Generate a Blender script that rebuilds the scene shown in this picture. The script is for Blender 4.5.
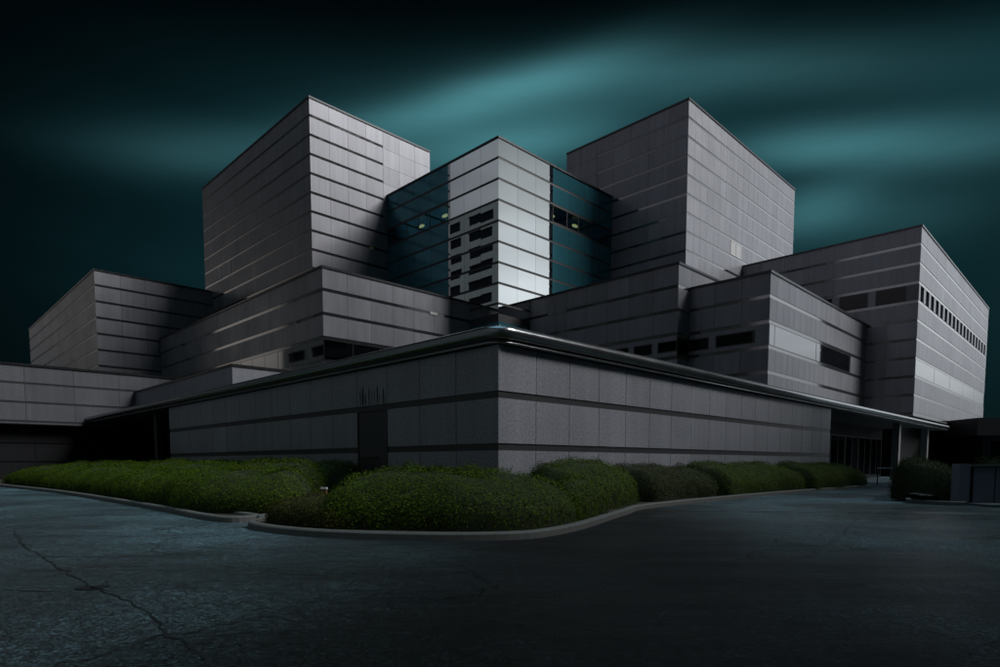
import bpy, math, random
import numpy as np
from mathutils import Vector, noise as mnoise

for o in list(bpy.data.objects):
    bpy.data.objects.remove(o)
sc = bpy.context.scene
COL = sc.collection
R = math.radians
S2 = math.sqrt(2)
random.seed(7)
rng = np.random.default_rng(11)

# ------------------------------------------------------------------ camera
EYE = 1.25
PITCH = R(4.0)
F1000 = 613.5 * math.cos(PITCH)            # focal length for a 1000 px wide picture
cam_d = bpy.data.cameras.new('camera')
cam = bpy.data.objects.new('camera', cam_d)
COL.objects.link(cam)
cam.location = (0, 0, EYE)
cam.rotation_euler = (math.pi / 2 - PITCH, 0, 0)
cam_d.sensor_width = 36
cam_d.lens = 36 * F1000 / 1000
cam_d.shift_x = 1.5 / 1000
cam_d.shift_y = ((463 + F1000 * math.tan(PITCH)) - 333.5) / 1000
cam_d.clip_end = 3000
cam_d.clip_start = 0.05
sc.camera = cam

# ------------------------------------------------------------------ sun
SUN_AZ = R(98)            # from +Y towards +X
SUN_EL = R(43)
sun_dir = Vector((math.sin(SUN_AZ) * math.cos(SUN_EL), math.cos(SUN_AZ) * math.cos(SUN_EL), math.sin(SUN_EL)))
sl = bpy.data.lights.new('sun', 'SUN')
sl.energy = 3.3
sl.angle = R(28)
sl.color = (1.0, 0.985, 0.97)
so = bpy.data.objects.new('sun', sl)
COL.objects.link(so)
so.rotation_euler = sun_dir.to_track_quat('Z', 'Y').to_euler()
so.location = sun_dir * 200

# ------------------------------------------------------------------ exposure
sc.render.engine = 'CYCLES'
vs = sc.view_settings
vs.view_transform = 'Standard'
vs.look = 'None'
vs.exposure = 0
vs.gamma = 1
vs.use_curve_mapping = False

# ------------------------------------------------------------------ sky
class NT:
    """small helper around a node tree"""
    def __init__(self, nt):
        self.nt = nt
        self.n = nt.nodes
        self.l = nt.links
    def new(self, t, **kw):
        nd = self.n.new(t)
        for k, v in kw.items():
            setattr(nd, k, v)
        return nd
    def put(self, sock, val):
        if isinstance(val, bpy.types.NodeSocket):
            self.l.new(val, sock)
        else:
            sock.default_value = val
    def math(self, op, a, b=0.0, c=0.0):
        nd = self.new('ShaderNodeMath', operation=op)
        self.put(nd.inputs[0], a)
        self.put(nd.inputs[1], b)
        if op in ('MULTIPLY_ADD', 'SMOOTH_MIN', 'SMOOTH_MAX'):
            self.put(nd.inputs[2], c)
        return nd.outputs[0]
    def smooth(self, x, lo, hi, a=0.0, b=1.0):
        nd = self.new('ShaderNodeMapRange', interpolation_type='SMOOTHSTEP')
        self.put(nd.inputs[0], x)
        nd.inputs[1].default_value = lo
        nd.inputs[2].default_value = hi
        nd.inputs[3].default_value = a
        nd.inputs[4].default_value = b
        return nd.outputs[0]
    def vmath(self, op, a, b=None, scale=None):
        nd = self.new('ShaderNodeVectorMath', operation=op)
        self.put(nd.inputs[0], a)
        if b is not None:
            self.put(nd.inputs[1], b)
        if scale is not None:
            self.put(nd.inputs[3], scale)
        return nd.outputs[0]
    def mix(self, fac, a, b, blend='MIX'):
        nd = self.new('ShaderNodeMix', data_type='RGBA', blend_type=blend)
        self.put(nd.inputs[0], fac)
        self.put(nd.inputs[6], a)
        self.put(nd.inputs[7], b)
        return nd.outputs[2]
    def noise(self, vec, scale, detail=3, rough=0.55, w=None):
        nd = self.new('ShaderNodeTexNoise')
        self.put(nd.inputs['Vector'], vec)
        nd.inputs['Scale'].default_value = scale
        nd.inputs['Detail'].default_value = detail
        nd.inputs['Roughness'].default_value = rough
        return nd.outputs[0]

world = bpy.data.worlds.new('World')
sc.world = world
world.use_nodes = True
t = NT(world.node_tree)
t.n.clear()
tc = t.new('ShaderNodeTexCoord')
sep = t.new('ShaderNodeSeparateXYZ')
t.l.new(tc.outputs['Generated'], sep.inputs[0])
az0 = t.math('MULTIPLY', t.math('ARCTAN2', sep.outputs[0], sep.outputs[1]), 180 / math.pi)   # degrees, 0 = ahead
el0 = t.math('MULTIPLY', t.math('ARCSINE', sep.outputs[2]), 180 / math.pi)
# the long exposure drags the clouds into soft streaks: noise squeezed in elevation
cv = t.new('ShaderNodeCombineXYZ')
t.put(cv.inputs[0], t.math('MULTIPLY', az0, 0.035))
t.put(cv.inputs[1], t.math('MULTIPLY', el0, 0.14))
wob = t.math('SUBTRACT', t.noise(cv.outputs[0], 1.0, 2, 0.5), 0.5)
el = t.math('MULTIPLY_ADD', wob, 1.2, el0)
az = az0
cv2 = t.new('ShaderNodeCombineXYZ')
t.put(cv2.inputs[0], t.math('MULTIPLY', t.math('MULTIPLY_ADD', el0, 1.1, az0), 0.03))
t.put(cv2.inputs[1], t.math('MULTIPLY', el, 0.30))
streak = t.noise(cv2.outputs[0], 1.0, 3, 0.5)

TEAL = (0.08, 0.43, 0.52)
PALE = (0.21, 0.67, 0.76)
# (azimuth, elevation, half length, half height, tilt, strength, colour): clouds lit from within the overcast
CLOUDS = [
    (-3.0, 29.3, 9.0, 1.25, 13.0, 0.15, PALE),
    (4.0, 30.4, 9.0, 1.4, 8.0, 0.15, PALE),
    (14.0, 30.4, 11.0, 1.6, -3.0, 0.075, PALE),
    (27.0, 28.4, 10.0, 1.9, -9.0, 0.05, PALE),
    (0.5, 26.4, 8.5, 1.8, 6.0, 0.20, PALE),
    (-12.0, 27.2, 7.0, 1.5, 11.0, 0.05, PALE),
    (-24.0, 23.9, 8.0, 1.6, 7.0, 0.075, PALE),
    (26.5, 24.0, 7.0, 1.3, -5.0, 0.17, PALE),
    (34.5, 22.4, 9.0, 1.7, -9.0, 0.11, PALE),
    (26.5, 19.7, 4.0, 1.7, 6.0, 0.13, PALE),
    (31.0, 18.6, 7.0, 2.2, -6.0, 0.05, PALE),
    (5.0, 26.0, 24.0, 5.5, 0.0, 0.050, TEAL),
    (1.0, 28.2, 15.0, 3.4, 4.0, 0.045, PALE),
    (-4.0, 26.0, 19.0, 4.0, 2.0, 0.025, TEAL),
    (24.0, 18.0, 20.0, 8.0, 0.0, 0.040, TEAL),
    (-22.0, 15.0, 15.0, 10.0, 0.0, 0.034, TEAL),
    (36.0, 8.0, 16.0, 10.0, 0.0, 0.024, TEAL),
    (40.0, 25.0, 8.0, 3.0, -8.0, 0.05, TEAL),
    # bright breaks beside and above the photographer: mirrored in glass and metal, one added as fill
    (88.0, 13.0, 9.0, 13.0, 0.0, 1.0, (0.83, 0.89, 0.92)),
    (68.0, 17.0, 9.0, 14.0, 0.0, 1.70, (0.80, 0.86, 0.92)),
    (55.0, 12.0, 6.0, 9.0, 0.0, 1.30, (0.80, 0.86, 0.90)),
    (-122.0, 17.0, 24.0, 9.0, 0.0, 0.75, (0.86, 0.86, 1.0)),  # unseen glow behind left, added to light the left-facing walls
    (-66.0, 11.0, 8.0, 7.0, 0.0, 0.60, (0.95, 0.88, 0.82)),
    (-90.0, 28.0, 12.0, 10.0, 0.0, 0.26, (0.75, 0.83, 0.90)),
]
# unseen overhead glow, added to light the hedge tops and ground
ZEN = 1.35
total = None
for (a, e, la, le, tilt, amp, colr) in CLOUDS:
    da = t.math('SUBTRACT', az, a)
    de = t.math('SUBTRACT', el, e)
    c_, s_ = math.cos(R(tilt)), math.sin(R(tilt))
    p = t.math('ADD', t.math('MULTIPLY', da, c_ / la), t.math('MULTIPLY', de, s_ / la))
    q = t.math('ADD', t.math('MULTIPLY', da, -s_ / le), t.math('MULTIPLY', de, c_ / le))
    d2 = t.math('ADD', t.math('MULTIPLY', p, p), t.math('MULTIPLY', q, q))
    g = t.math('MULTIPLY', t.math('POWER', math.e, t.math('MULTIPLY', d2, -1.0)), amp)
    cc = t.vmath('SCALE', colr, scale=g)
    total = cc if total is None else t.vmath('ADD', total, cc)
total = t.vmath('SCALE', total, scale=t.math('MULTIPLY_ADD', streak, 0.5, 0.75))
total = t.vmath('ADD', total, t.vmath('SCALE', (0.40, 0.80, 1.0), scale=t.smooth(el0, 58.0, 86.0, 0.0, ZEN)))
sky = t.new('ShaderNodeTexSky', sky_type='NISHITA')
sky.sun_disc = False
sky.sun_elevation = SUN_EL
sky.sun_rotation = SUN_AZ
dusk = t.mix(1.0, sky.outputs[0], (0.00015, 0.0003, 0.0003, 1), 'MULTIPLY')
final = t.vmath('ADD', dusk, total)
bg = t.new('ShaderNodeBackground')
t.l.new(final, bg.inputs[0])
bg.inputs[1].default_value = 1.0
wo = t.new('ShaderNodeOutputWorld')
t.l.new(bg.outputs[0], wo.inputs[0])

# ------------------------------------------------------------------ materials
def new_mat(name):
    m = bpy.data.materials.new(name)
    m.use_nodes = True
    h = NT(m.node_tree)
    b = h.n['Principled BSDF']
    return m, h, b

def panel_mat(name, colr, rough=0.43, metal=0.38, speck=0.25, speck_scale=9.0, streaks=0.25):
    m, h, b = new_mat(name)
    tcn = h.new('ShaderNodeTexCoord')
    at = h.new('ShaderNodeAttribute', attribute_name='tint')
    ob = tcn.outputs['Object']
    fine = h.noise(ob, speck_scale, 4, 0.7)
    big = h.noise(ob, 0.35, 3, 0.5)
    st = h.new('ShaderNodeMapping')
    h.l.new(ob, st.inputs[0])
    st.inputs['Scale'].default_value = (2.2, 2.2, 0.12)
    drip = h.noise(st.outputs[0], 1.0, 4, 0.6)
    k = h.math('MULTIPLY_ADD', h.math('SUBTRACT', fine, 0.5), 2 * speck, 1.0)
    k = h.math('MULTIPLY', k, h.math('MULTIPLY_ADD', h.math('SUBTRACT', big, 0.5), 0.35, 1.0))
    k = h.math('MULTIPLY', k, h.math('MULTIPLY_ADD', h.math('SUBTRACT', drip, 0.5), streaks * 2.6, 1.0))
    k = h.math('MULTIPLY', k, at.outputs['Fac'])
    c = h.vmath('SCALE', colr, scale=k)
    h.l.new(c, b.inputs['Base Color'])
    h.put(b.inputs['Roughness'], h.math('MULTIPLY_ADD', h.math('SUBTRACT', big, 0.5), 0.25, rough))
    b.inputs['Metallic'].default_value = metal
    bp = h.new('ShaderNodeBump')
    bp.inputs['Strength'].default_value = 0.12
    bp.inputs['Distance'].default_value = 0.01
    h.l.new(fine, bp.inputs['Height'])
    h.l.new(bp.outputs[0], b.inputs['Normal'])
    return m

def plain_mat(name, colr, rough=0.5, metal=0.0, var=0.2, scale=3.0, spec=0.5):
    m, h, b = new_mat(name)
    tcn = h.new('ShaderNodeTexCoord')
    n = h.noise(tcn.outputs['Object'], scale, 4, 0.6)
    k = h.math('MULTIPLY_ADD', h.math('SUBTRACT', n, 0.5), 2 * var, 1.0)
    h.l.new(h.vmath('SCALE', colr, scale=k), b.inputs['Base Color'])
    h.put(b.inputs['Roughness'], h.math('MULTIPLY_ADD', h.math('SUBTRACT', n, 0.5), 0.2, rough))
    b.inputs['Metallic'].default_value = metal
    b.inputs['Specular IOR Level'].default_value = spec
    return m

def glass_mat(name, colr, rough=0.04, metal=0.0, spec=0.6, wave=0.15):
    m, h, b = new_mat(name)
    tcn = h.new('ShaderNodeTexCoord')
    at = h.new('ShaderNodeAttribute', attribute_name='tint')
    h.l.new(h.vmath('SCALE', colr, scale=at.outputs['Fac']), b.inputs['Base Color'])
    b.inputs['Roughness'].default_value = rough
    b.inputs['Metallic'].default_value = metal
    b.inputs['Specular IOR Level'].default_value = spec
    n = h.noise(tcn.outputs['Object'], 0.7, 2, 0.5)
    bp = h.new('ShaderNodeBump')
    bp.inputs['Strength'].default_value = wave
    bp.inputs['Distance'].default_value = 0.01
    h.l.new(n, bp.inputs['Height'])
    h.l.new(bp.outputs[0], b.inputs['Normal'])
    return m

M = {}
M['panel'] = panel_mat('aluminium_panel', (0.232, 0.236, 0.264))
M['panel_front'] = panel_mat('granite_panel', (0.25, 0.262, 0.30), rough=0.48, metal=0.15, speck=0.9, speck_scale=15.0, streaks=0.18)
M['shaded_granite'] = panel_mat('shaded_granite_panel', (0.115, 0.12, 0.138), rough=0.5, metal=0.1, speck=0.9, speck_scale=15.0, streaks=0.25)  # granite darkened for the low wing: its shade is put into the colour
M['groove'] = plain_mat('polished_dark_band', (0.035, 0.036, 0.04), rough=0.10, metal=0.0, var=0.1, spec=1.0)
M['groove'].node_tree.nodes['Principled BSDF'].inputs['IOR'].default_value = 1.65
M['groove_matt'] = plain_mat('matt_dark_band', (0.035, 0.036, 0.04), rough=0.45, metal=0.0, var=0.3, scale=8)
M['coping'] = plain_mat('coping_metal', (0.05, 0.052, 0.056), rough=0.35, metal=0.8)
M['gutter'] = plain_mat('gutter_metal', (0.27, 0.285, 0.30), rough=0.22, metal=0.9, var=0.03, scale=0.8)
M['mirror'] = glass_mat('mirror_glass', (0.71, 0.735, 0.745), rough=0.015, metal=1.0, wave=0.05)
M['teal'] = glass_mat('teal_glass', (0.055, 0.23, 0.29), rough=0.13, metal=0.55, wave=0.05)
M['window'] = glass_mat('dark_window_glass', (0.004, 0.005, 0.007), rough=0.03, spec=0.18, wave=0.05)
M['sky_window'] = glass_mat('reflective_window_glass', (0.175, 0.178, 0.184), rough=0.04, metal=1.0, wave=0.05)
M['frame'] = plain_mat('window_frame_metal', (0.05, 0.054, 0.06), rough=0.4, metal=0.6)
M['pale_frame'] = plain_mat('pale_mullion_metal', (0.30, 0.31, 0.32), rough=0.4, metal=0.3)
M['louvre'] = plain_mat('louvre_metal', (0.55, 0.55, 0.55), rough=0.45, metal=0.2)
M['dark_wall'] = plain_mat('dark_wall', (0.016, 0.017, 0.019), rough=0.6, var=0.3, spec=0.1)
M['room'] = plain_mat('room_wall', (0.35, 0.34, 0.28), rough=0.8)
M['roof'] = plain_mat('roof_membrane', (0.05, 0.05, 0.052), rough=0.8, var=0.3, scale=1.0)
M['post'] = plain_mat('post_metal', (0.2, 0.205, 0.21), rough=0.4, metal=0.2)
M['white'] = plain_mat('white_paint', (0.75, 0.75, 0.74), rough=0.5, var=0.1)
M['door'] = plain_mat('dark_door_paint', (0.022, 0.022, 0.024), rough=0.5, var=0.25, spec=0.15)
M['stain'] = plain_mat('water_stain', (0.018, 0.018, 0.019), rough=0.6, var=0.3, scale=20)
M['kerb'] = plain_mat('kerb_concrete', (0.10, 0.105, 0.10), rough=0.8, var=0.35, scale=6.0)
M['soil'] = plain_mat('bed_soil', (0.022, 0.017, 0.012), rough=0.95, var=0.4, scale=12)
M['twig'] = plain_mat('hedge_inside', (0.012, 0.020, 0.004), rough=0.95, var=0.4, scale=10)
M['concrete'] = plain_mat('grey_concrete', (0.095, 0.112, 0.116), rough=0.75, var=0.2, scale=0.6)
M['clad'] = plain_mat('blue_grey_cladding', (0.17, 0.20, 0.25), rough=0.4, metal=0.2, var=0.2)

def leaf_mat(name, lo, hi):
    m, h, b = new_mat(name)
    at = h.new('ShaderNodeAttribute', attribute_name='tint')
    tcn = h.new('ShaderNodeTexCoord')
    n = h.noise(tcn.outputs['Object'], 1.6, 3, 0.6)
    k = h.math('MULTIPLY', at.outputs['Fac'], h.math('MULTIPLY_ADD', n, 0.9, 0.55))
    c = h.mix(at.outputs['Fac'], lo, hi)
    h.l.new(h.vmath('SCALE', c, scale=k), b.inputs['Base Color'])
    b.inputs['Roughness'].default_value = 0.65
    b.inputs['Specular IOR Level'].default_value = 0.12
    return m
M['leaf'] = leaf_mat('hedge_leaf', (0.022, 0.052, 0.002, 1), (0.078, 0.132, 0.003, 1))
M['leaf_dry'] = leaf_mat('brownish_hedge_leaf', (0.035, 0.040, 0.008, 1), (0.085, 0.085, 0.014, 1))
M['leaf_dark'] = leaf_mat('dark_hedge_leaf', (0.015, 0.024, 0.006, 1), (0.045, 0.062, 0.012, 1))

m, h, b = new_mat('ceiling_lamp_glow')
b.inputs['Base Color'].default_value = (0.8, 0.75, 0.5, 1)
b.inputs['Emission Color'].default_value = (1.0, 0.80, 0.34, 1)
b.inputs['Emission Strength'].default_value = 0.95
M['lamp'] = m
m, h, b = new_mat('globe_lamp_glow')
b.inputs['Base Color'].default_value = (0.8, 0.8, 0.7, 1)
b.inputs['Emission Color'].default_value = (1.0, 0.9, 0.6, 1)
b.inputs['Emission Strength'].default_value = 0.35
M['globe'] = m
# clear but tinted pane in front of the lit rooms
m, h, b = new_mat('room_pane_glass')
h.n.remove(b)
tr = h.new('ShaderNodeBsdfTransparent')
tr.inputs[0].default_value = (0.66, 0.82, 0.84, 1)
gl = h.new('ShaderNodeBsdfGlossy')
gl.inputs['Color'].default_value = (0.12, 0.45, 0.60, 1)
gl.inputs['Roughness'].default_value = 0.03
lw = h.new('ShaderNodeLayerWeight')
mx = h.new('ShaderNodeMixShader')
h.l.new(h.math('MULTIPLY_ADD', h.math('POWER', lw.outputs['Facing'], 3.0), 0.4, 0.34), mx.inputs[0])
h.l.new(tr.outputs[0], mx.inputs[1])
h.l.new(gl.outputs[0], mx.inputs[2])
h.l.new(mx.outputs[0], h.n['Material Output'].inputs[0])
M['pane'] = m

def asphalt():
    m, h, b = new_mat('worn_asphalt')
    tcn = h.new('ShaderNodeTexCoord')
    ob = tcn.outputs['Object']
    warp = h.new('ShaderNodeTexNoise')
    h.l.new(ob, warp.inputs['Vector'])
    warp.inputs['Scale'].default_value = 0.9
    warp.inputs['Detail'].default_value = 4
    wv = h.vmath('ADD', ob, h.vmath('SCALE', h.vmath('SUBTRACT', warp.outputs['Color'], (0.5, 0.5, 0.5)), scale=1.5))
    def cracks(scale, width, vec):
        v = h.new('ShaderNodeTexVoronoi', feature='DISTANCE_TO_EDGE')
        h.l.new(vec, v.inputs['Vector'])
        v.inputs['Scale'].default_value = scale
        return h.smooth(v.outputs['Distance'], 0.0, width, 1.0, 0.0)
    mask = h.smooth(h.noise(ob, 0.16, 2), 0.48, 0.62)
    mask2 = h.smooth(h.noise(ob, 0.27, 2), 0.42, 0.56)
    c1 = h.math('MULTIPLY', cracks(0.30, 0.006, wv), mask2)
    c2 = h.math('MULTIPLY', cracks(1.1, 0.016, wv), mask)
    cr = h.math('MAXIMUM', c1, h.math('MULTIPLY', c2, 0.8))
    grit = h.noise(ob, 30.0, 5, 0.85)
    mid = h.noise(ob, 2.2, 5, 0.65)
    st = h.new('ShaderNodeMapping')
    h.l.new(ob, st.inputs[0])
    st.inputs['Rotation'].default_value = (0, 0, R(-18))
    st.inputs['Scale'].default_value = (0.22, 1.3, 1)
    band = h.noise(st.outputs[0], 0.7, 4, 0.6)
    big = h.noise(ob, 0.11, 3, 0.5)
    gv = h.new('ShaderNodeTexVoronoi', feature='F1')
    h.l.new(ob, gv.inputs['Vector'])
    gv.inputs['Scale'].default_value = 55.0
    stone = h.new('ShaderNodeSeparateColor')
    h.l.new(gv.outputs['Color'], stone.inputs[0])
    coarse = h.noise(ob, 8.0, 7, 0.9)
    k = h.math('MULTIPLY', h.smooth(grit, 0.40, 0.60, 0.25, 1.8), h.smooth(coarse, 0.38, 0.62, 0.35, 1.65))
    k = h.math('MULTIPLY', k, h.smooth(stone.outputs[0], 0.15, 1.0, 0.3, 2.3))
    k = h.math('MULTIPLY', k, h.math('MULTIPLY_ADD', h.math('SUBTRACT', mid, 0.5), 1.0, 1.0))
    k = h.math('MULTIPLY', k, h.math('MULTIPLY_ADD', h.math('SUBTRACT', band, 0.5), 1.3, 1.0))
    wet = h.smooth(h.noise(ob, 0.23, 4, 0.6), 0.38, 0.66, 0.45, 1.5)
    k = h.math('MULTIPLY', k, wet)
    # shade of the middle ground, painted into the colour and gloss
    sx = h.new('ShaderNodeSeparateXYZ')
    h.l.new(wv, sx.inputs[0])
    mid_shade = h.math('ABSOLUTE', h.math('SUBTRACT', h.math('SUBTRACT', sx.outputs[0], 0.4), h.math('MULTIPLY', sx.outputs[1], 0.13)))
    mid_shade = h.smooth(mid_shade, 0.8, 5.5, 0.13, 1.4)
    k = h.math('MULTIPLY', k, mid_shade)
    k = h.math('MAXIMUM', k, 0.08)
    k = h.math('MULTIPLY', k, h.math('MULTIPLY_ADD', cr, -0.85, 1.0))
    h.l.new(h.vmath('SCALE', (0.030, 0.056, 0.066), scale=k), b.inputs['Base Color'])
    rg = h.math('MULTIPLY_ADD', h.math('SUBTRACT', big, 0.5), 0.9, 0.42)
    rg = h.math('MULTIPLY_ADD', h.math('SUBTRACT', band, 0.5), 0.7, rg)
    rg = h.math('MINIMUM', h.math('MAXIMUM', rg, 0.24), 0.85)
    h.put(b.inputs['Roughness'], rg)
    h.put(b.inputs['Specular IOR Level'], h.math('MULTIPLY_ADD', mid_shade, 0.3, 0.1))
    hgt = h.math('MULTIPLY_ADD', grit, 0.8, h.math('MULTIPLY', band, 2.2))
    hgt = h.math('MULTIPLY_ADD', mid, 0.9, hgt)
    hgt = h.math('MULTIPLY_ADD', coarse, 1.2, hgt)
    hgt = h.math('MULTIPLY_ADD', cr, -1.2, hgt)
    bp = h.new('ShaderNodeBump')
    bp.inputs['Strength'].default_value = 0.9
    bp.inputs['Distance'].default_value = 0.035
    h.l.new(hgt, bp.inputs['Height'])
    h.l.new(bp.outputs[0], b.inputs['Normal'])
    return m
M['asphalt'] = asphalt()
M['tar'] = plain_mat('tar_seam', (0.008, 0.009, 0.010), rough=0.55, var=0.3, scale=10)
M['patch'] = plain_mat('paler_patch', (0.10, 0.115, 0.12), rough=0.5, var=0.6, scale=9)

# ------------------------------------------------------------------ mesh helpers
class MB:
    def __init__(self):
        self.v = []
        self.f = []
        self.t = []
        self.m = []
    def face(self, pts, tint=1.0, mi=0):
        i = len(self.v)
        self.v += [tuple(p) for p in pts]
        self.f.append(tuple(range(i, i + len(pts))))
        self.t.append(tint)
        self.m.append(mi)
    def box(self, x0, x1, y0, y1, z0, z1, tint=1.0, mi=0):
        i = len(self.v)
        self.v += [(x0, y0, z0), (x1, y0, z0), (x1, y1, z0), (x0, y1, z0), (x0, y0, z1), (x1, y0, z1), (x1, y1, z1), (x0, y1, z1)]
        for q in ((0, 3, 2, 1), (4, 5, 6, 7), (0, 1, 5, 4), (1, 2, 6, 5), (2, 3, 7, 6), (3, 0, 4, 7)):
            self.f.append(tuple(i + k for k in q))
            self.t.append(tint)
            self.m.append(mi)
        return self
    def sweep(self, path, prof, close=False, tint=1.0):
        """sweep a profile of (outward, z) points along a flat polyline path; outward is to the right of travel"""
        n = len(path)
        rings = []
        for k in range(n):
            p = Vector((path[k][0], path[k][1]))
            a = Vector(path[max(k - 1, 0)][:2])
            c = Vector(path[min(k + 1, n - 1)][:2])
            d1 = (p - a).normalized() if k > 0 else (c - p).normalized()
            d2 = (c - p).normalized() if k < n - 1 else d1
            n1 = Vector((d1.y, -d1.x))
            n2 = Vector((d2.y, -d2.x))
            b = (n1 + n2)
            b = b / max(b.dot(n1), 0.2)
            rings.append([(p.x + b.x * o, p.y + b.y * o, z) for (o, z) in prof])
        i = len(self.v)
        m_ = len(prof)
        for r_ in rings:
            self.v += r_
        for k in range(n - 1):
            for j in range(m_ if close else m_ - 1):
                j2 = (j + 1) % m_
                self.f.append((i + k * m_ + j, i + (k + 1) * m_ + j, i + (k + 1) * m_ + j2, i + k * m_ + j2))
                self.t.append(tint)
                self.m.append(0)
        if close:
            self.f.append(tuple(i + j for j in range(m_)))
            self.f.append(tuple(i + (n - 1) * m_ + j for j in reversed(range(m_))))
            self.t += [tint, tint]
            self.m += [0, 0]
    def cyl(self, cx, cy, z0, z1, r0, r1=None, n=16, mi=0):
        r1 = r0 if r1 is None else r1
        i = len(self.v)
        for k in range(n):
            a = 2 * math.pi * k / n
            self.v.append((cx + r0 * math.cos(a), cy + r0 * math.sin(a), z0))
        for k in range(n):
            a = 2 * math.pi * k / n
            self.v.append((cx + r1 * math.cos(a), cy + r1 * math.sin(a), z1))
        for k in range(n):
            k2 = (k + 1) % n
            self.f.append((i + k, i + k2, i + n + k2, i + n + k))
        self.f.append(tuple(i + k for k in reversed(range(n))))
        self.f.append(tuple(i + n + k for k in range(n)))
        self.t += [1.0] * (n + 2)
        self.m += [mi] * (n + 2)
    def build(self, name, mats, parent=None, smooth=False):
        me = bpy.data.meshes.new(name)
        me.from_pydata(self.v, [], self.f)
        mats = mats if isinstance(mats, (list, tuple)) else [mats]
        for x in mats:
            me.materials.append(x)
        at = me.attributes.new('tint', 'FLOAT', 'FACE')
        at.data.foreach_set('value', np.array(self.t, dtype=np.float32))
        me.polygons.foreach_set('material_index', np.array(self.m, dtype=np.int32))
        if smooth:
            me.polygons.foreach_set('use_smooth', np.ones(len(self.f), dtype=bool))
        me.update()
        o = bpy.data.objects.new(name, me)
        COL.objects.link(o)
        if parent is not None:
            o.parent = parent
        return o

def tag(o, label=None, cat=None, group=None, kind=None):
    for k, v in (('label', label), ('category', cat), ('group', group), ('kind', kind)):
        if v:
            o[k] = v
    return o

def thing(name, label, cat, loc=(0, 0, 0), rotz=0.0, group=None):
    o = bpy.data.objects.new(name, None)
    COL.objects.link(o)
    o.empty_display_size = 0.3
    o.location = loc
    o.rotation_euler = (0, 0, rotz)
    return tag(o, label, cat, group)

def W(u, v, z=0.0):
    """plan of the complex: u runs away to the right, v away to the left, both at 45 degrees"""
    return ((u - v) / S2, (u + v) / S2, z)

TH = 0.025       # panels stand this far off the wall behind
def panels(mb, face, pos, a0, a1, ztop, zbot, pitch, gap, pw, holes=(), joint=0.022, filled=None, jit=0.10, tilt=0.0, off=0.0):
    """rows of panels on one face. face 'R': plane v = pos, runs along u; face 'L': plane u = pos, runs along v (both local).
    holes: (a0, a1, band index) left open; filled(a, band) -> True closes the groove below that panel"""
    ncol = max(1, round((a1 - a0) / pw))
    w = (a1 - a0) / ncol
    nb = int(math.ceil((ztop - zbot) / pitch - 0.02))
    for b_ in range(nb):
        zt = ztop - b_ * pitch
        for c_ in range(ncol):
            s0 = a0 + c_ * w
            s1 = s0 + w
            mid = 0.5 * (s0 + s1)
            if any(h0 - 0.01 <= mid <= h1 + 0.01 and b_ == hb for (h0, h1, hb) in holes):
                continue
            zb = max(ztop - (b_ + 1) * pitch + gap, zbot)
            if filled and filled(mid, b_):
                zb = max(ztop - (b_ + 1) * pitch + joint, zbot)
            if zt - zb < 0.05:
                continue
            tint = 1.0 + random.uniform(-jit, jit) * 1.25
            e0 = s0 + (joint / 2 if c_ else 0)
            e1 = s1 - (joint / 2 if c_ < ncol - 1 else 0)
            tx = random.uniform(-tilt, tilt)
            tz = random.uniform(-tilt, tilt)
            if face == 'R':
                f = [(e0, pos - off + tx + tz, zb), (e1, pos - off - tx + tz, zb), (e1, pos - off - tx - tz, zt), (e0, pos - off + tx - tz, zt)]
                bk = [(x, pos + TH, z) for (x, y, z) in f]
            else:
                f = [(pos - off + tx + tz, e1, zb), (pos - off - tx + tz, e0, zb), (pos - off - tx - tz, e0, zt), (pos - off + tx - tz, e1, zt)]
                bk = [(pos + TH, y, z) for (x, y, z) in f]
            i = len(mb.v)
            mb.v += f + bk
            for q in ((0, 1, 2, 3), (1, 0, 4, 5), (2, 1, 5, 6), (3, 2, 6, 7), (0, 3, 7, 4)):
                mb.f.append(tuple(i + k for k in q))
                mb.t.append(tint)
                mb.m.append(0)

def facade(root, mat, face, pos, a0, a1, ztop, zbot, pitch, gap, pw, holes=(), name='facade_panels', **kw):
    """panel rows of one face, one mesh per run of rows between two window strips"""
    nb = int(math.ceil((ztop - zbot) / pitch - 0.02))
    cut = sorted({hb for (h0, h1, hb) in holes if h0 <= a0 + 0.1 and h1 >= a1 - 0.1})
    start = 0
    fl = kw.pop('filled', None)
    for c in cut + [nb]:
        if c > start:
            mm = MB()
            f2 = (lambda a, b_, s_=start: fl(a, b_ + s_)) if fl else None
            panels(mm, face, pos, a0, a1, ztop - start * pitch, max(zbot, ztop - c * pitch), pitch, gap, pw,
                   holes=[(h0, h1, hb - start) for (h0, h1, hb) in holes], filled=f2, **kw)
            if mm.f:
                mm.build(name, mat, root)
        start = c + 1

def coping(root, u1, v1, h, mat, proud=0.07, hgt=0.13):
    """metal cap along the two street sides of a roof (local corner at the origin)"""
    mb = MB()
    mb.sweep([(-0.0, v1), (0, 0), (u1, 0)], [(-0.35, h + hgt), (proud, h + hgt - 0.02), (proud, h - 0.05), (proud - 0.03, h - 0.05), (proud - 0.03, h + 0.012), (-0.35, h + 0.012)], close=True)
    return mb.build('coping', mat, root)

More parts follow.
